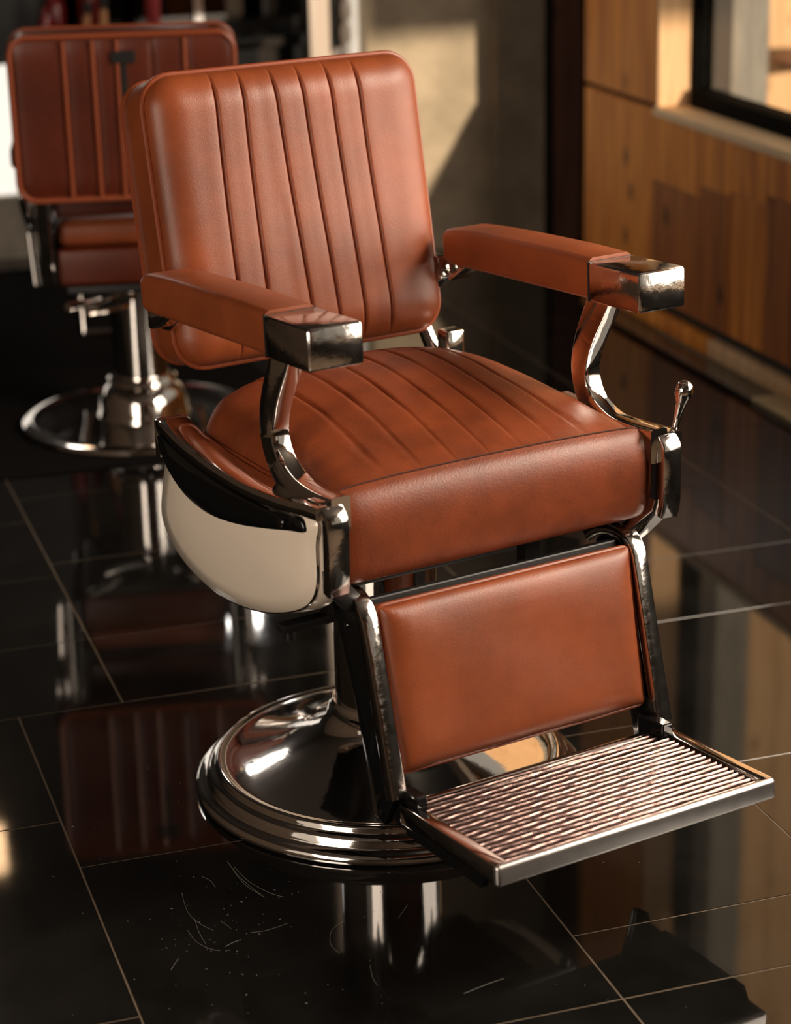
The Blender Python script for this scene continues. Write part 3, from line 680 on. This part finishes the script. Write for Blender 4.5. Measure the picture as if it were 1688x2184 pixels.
# backrest of the rear chair: seen from behind, six sewn strips and a headrest slot
RW, RH, RR = .262, .196, .042
rt = Matrix.Translation((0, .315, .855)) @ Matrix.Rotation(-.10, 4, 'X')
ol = rrect(RW, RH, RR, 8); n = len(ol); V = []; Fc = []
lay = [(-.05, .93), (-.045, .98), (-.03, 1.0), (.03, 1.0), (.046, .985)]
for d, sc in lay:
    for x, z in ol: V.append((x*sc, d, z*sc))
for q in range(len(lay)-1):
    for i in range(n): Fc.append((q*n+i, q*n+(i+1) % n, (q+1)*n+(i+1) % n, (q+1)*n+i))
Fc.append(list(range(n))); Fc.append(list(range((len(lay)-1)*n, len(lay)*n)))
rb = transform(obj('backrest', V, Fc, 'leather_shade', rear, smooth=True, angle=.9), rt)
# note: local +x of this chair points to the left of the photograph
sx = [-RW+.006, -.145, -.068, .012, .068, .135, RW-.006]
for a, b in zip(sx[:-1], sx[1:]):
    V = []; Fc = []; fr = [0, .04, .1, .25, .5, .75, .9, .96, 1]; k = len(fr); NR = 18
    for q in range(NR+1):
        for t in fr:
            x = a+(b-a)*t; hx = RH-.004 if abs(x) < RW-RR else RH-.004-RR+math.sqrt(max(0, RR*RR-(abs(x)-(RW-RR))**2))
            z = (-1+2*q/NR)*hx; e = min(1, (hx-abs(z))/.03); e2 = min(1, min(t, 1-t)*(b-a)/.014)
            V.append((x, .044+.007*e*math.sqrt(e2), z))
    for q in range(NR):
        for j in range(k-1): Fc.append((q*k+j, q*k+j+1, (q+1)*k+j+1, (q+1)*k+j))
    transform(obj('leather_channel', V, Fc, 'leather_shade', rb, smooth=True), rt)
for x in (-.145, .012, .068, .135):
    transform(sweep('seam_cord', [Vector((x, .051, -RH+.01)), Vector((x, .053, 0)), Vector((x, .051, RH-.012))], csec(.0055, 8), 'piping', rb), rt)
transform(obj('headrest_slot', boxv(-.030, .026, .046, .058, .130, .158), BOXF, 'blackmatt', rb, bevel=.002), rt)
transform(obj('headrest_bar', boxv(-.008, .006, .050, .056, .02, .128), BOXF, 'blackmatt', rb, bevel=.001), rt)
transform(sweep('piping', [Vector((x*.99, .046, z*.99)) for x, z in ol], csec(.007, 8), 'piping', rb, side=Vector((0, 1, 0)), closed=True), rt)
transform(sweep('front_piping', [Vector((x*.995, -.036, z*.995)) for x, z in ol], csec(.006, 8), 'piping', rb, side=Vector((0, 1, 0)), closed=True), rt)
for s in (-1, 1):
    ap = obj('arm_pad', boxv(s*.25-.032, s*.25+.032, -.26, .235, .715, .772), BOXF, 'leather_shade', rear, smooth=True, bevel=.014, segs=3, angle=.9)
    obj('arm_cap', boxv(s*.25-.033, s*.25+.033, -.36, -.262, .716, .773), BOXF, 'chrome', ap, smooth=True, bevel=.006, angle=.6)
    sweep('side_frame', [Vector((s*.215, .27, .70)), Vector((s*.215, .24, .60)), Vector((s*.215, .20, .52)), Vector((s*.215, .16, .42))], rsec(.016, .014, .004, 2), 'chrome', rear)
    sweep('arm_support', catmull([(s*.25, .18, .716), (s*.262, .20, .65), (s*.255, .16, .585), (s*.24, .08, .54), (s*.232, -.06, .52)], 4), rsec(.010, .012, .003, 2), 'chrome', rear)
    sweep('arm_brace', catmull([(s*.235, .20, .716), (s*.240, .21, .66), (s*.238, .20, .60), (s*.23, .19, .56)], 4), rsec(.008, .009, .003, 2), 'chrome', rear)
    box('side_plate', s*.205-.012, s*.205+.012, -.2, .17, .41, .56, 'black', rear, bevel=.004)
    sweep('rear_strut', [Vector((s*.250, .19, .555)), Vector((s*.247, .185, .49)), Vector((s*.243, .18, .42))], rsec(.009, .007, .003, 2), 'chrome', rear)
# footrest on the far side
sweep('leg_frame', [Vector((-.16, -.26, .40)), Vector((-.16, -.42, .14)), Vector((.16, -.42, .14)), Vector((.16, -.26, .40))], csec(.012, 8), 'chrome', rear, side=Vector((0, 1, .3)))

# ------------------------------------------------------------------ hair clippings and specks on the tiles
def unproj(px, py):
    d = (RZ @ rot) @ Vector(((px-844)/F, -(py-1092)/F, -1)); o_ = RZ @ cam_local
    t = -o_.z/d.z; return o_+d*t
V = []; Fc = []
def strand(pts, rr=.0004):
    P = catmull([(p.x, p.y, .0008) for p in [unproj(*q) for q in pts]], 5); base = len(V)
    for i, p in enumerate(P):
        t = (P[min(i+1, len(P)-1)]-P[max(i-1, 0)]).normalized(); nn = Vector((-t.y, t.x, 0))
        V.extend([p+nn*rr, p-nn*rr, p+Vector((0, 0, rr))])
    for i in range(len(P)-1):
        a = base+i*3
        for q in range(3): Fc.append((a+q, a+3+q, a+3+(q+1) % 3, a+(q+1) % 3))
for st in ([(388, 1905), (400, 1945), (425, 1970), (455, 1985)], [(400, 1985), (420, 2010), (450, 2025), (470, 2028)], [(415, 1960), (425, 1990), (440, 2015)],
           [(485, 1838), (510, 1870), (545, 1900), (565, 1915)], [(490, 1845), (520, 1885), (560, 1912)], [(500, 1850), (530, 1880), (575, 1905), (605, 1914)],
           [(535, 1990), (570, 1985), (615, 1970)], [(365, 2070), (372, 2058), (381, 2045)], [(735, 1965), (708, 1985), (706, 2015), (725, 2035)],
           [(1480-610, 1930), (850, 1960)], [(480, 2020), (500, 2010), (515, 2005)], [(470, 1965), (485, 1975), (493, 1982)], [(990, 2120), (1040, 2100), (1075, 2088)],
           [(790, 2060), (795, 2085), (806, 2103)], [(430, 1870), (450, 1880), (460, 1895)]): strand(st, .0003)
for i in range(120):
    px = random.gauss(500, 120); py = random.gauss(1960, 90)
    if random.random() < .3: px, py = random.uniform(60, 1650), random.uniform(1500, 2170)
    p = unproj(px, py)
    if math.hypot(p.x, p.y) < .35: continue
    rr = random.uniform(.0003, .0008); a = random.random()*3; l = rr*random.uniform(1, 3.5); base = len(V)
    dx, dy = math.cos(a), math.sin(a)
    for sx_, sy_ in ((-1, -1), (1, -1), (1, 1), (-1, 1)): V.append(Vector((p.x+dx*sx_*l-dy*sy_*rr*.6, p.y+dy*sx_*l+dx*sy_*rr*.6, .0006)))
    V.append(Vector((p.x, p.y, .0014)))
    for q in range(4): Fc.append((base+q, base+(q+1) % 4, base+4))
hc = obj('hair_clippings', V, Fc, 'hair'); hc['kind'] = 'stuff'
tag(hc, 'pale hair clippings and dust scattered on the black tiles', 'hair')
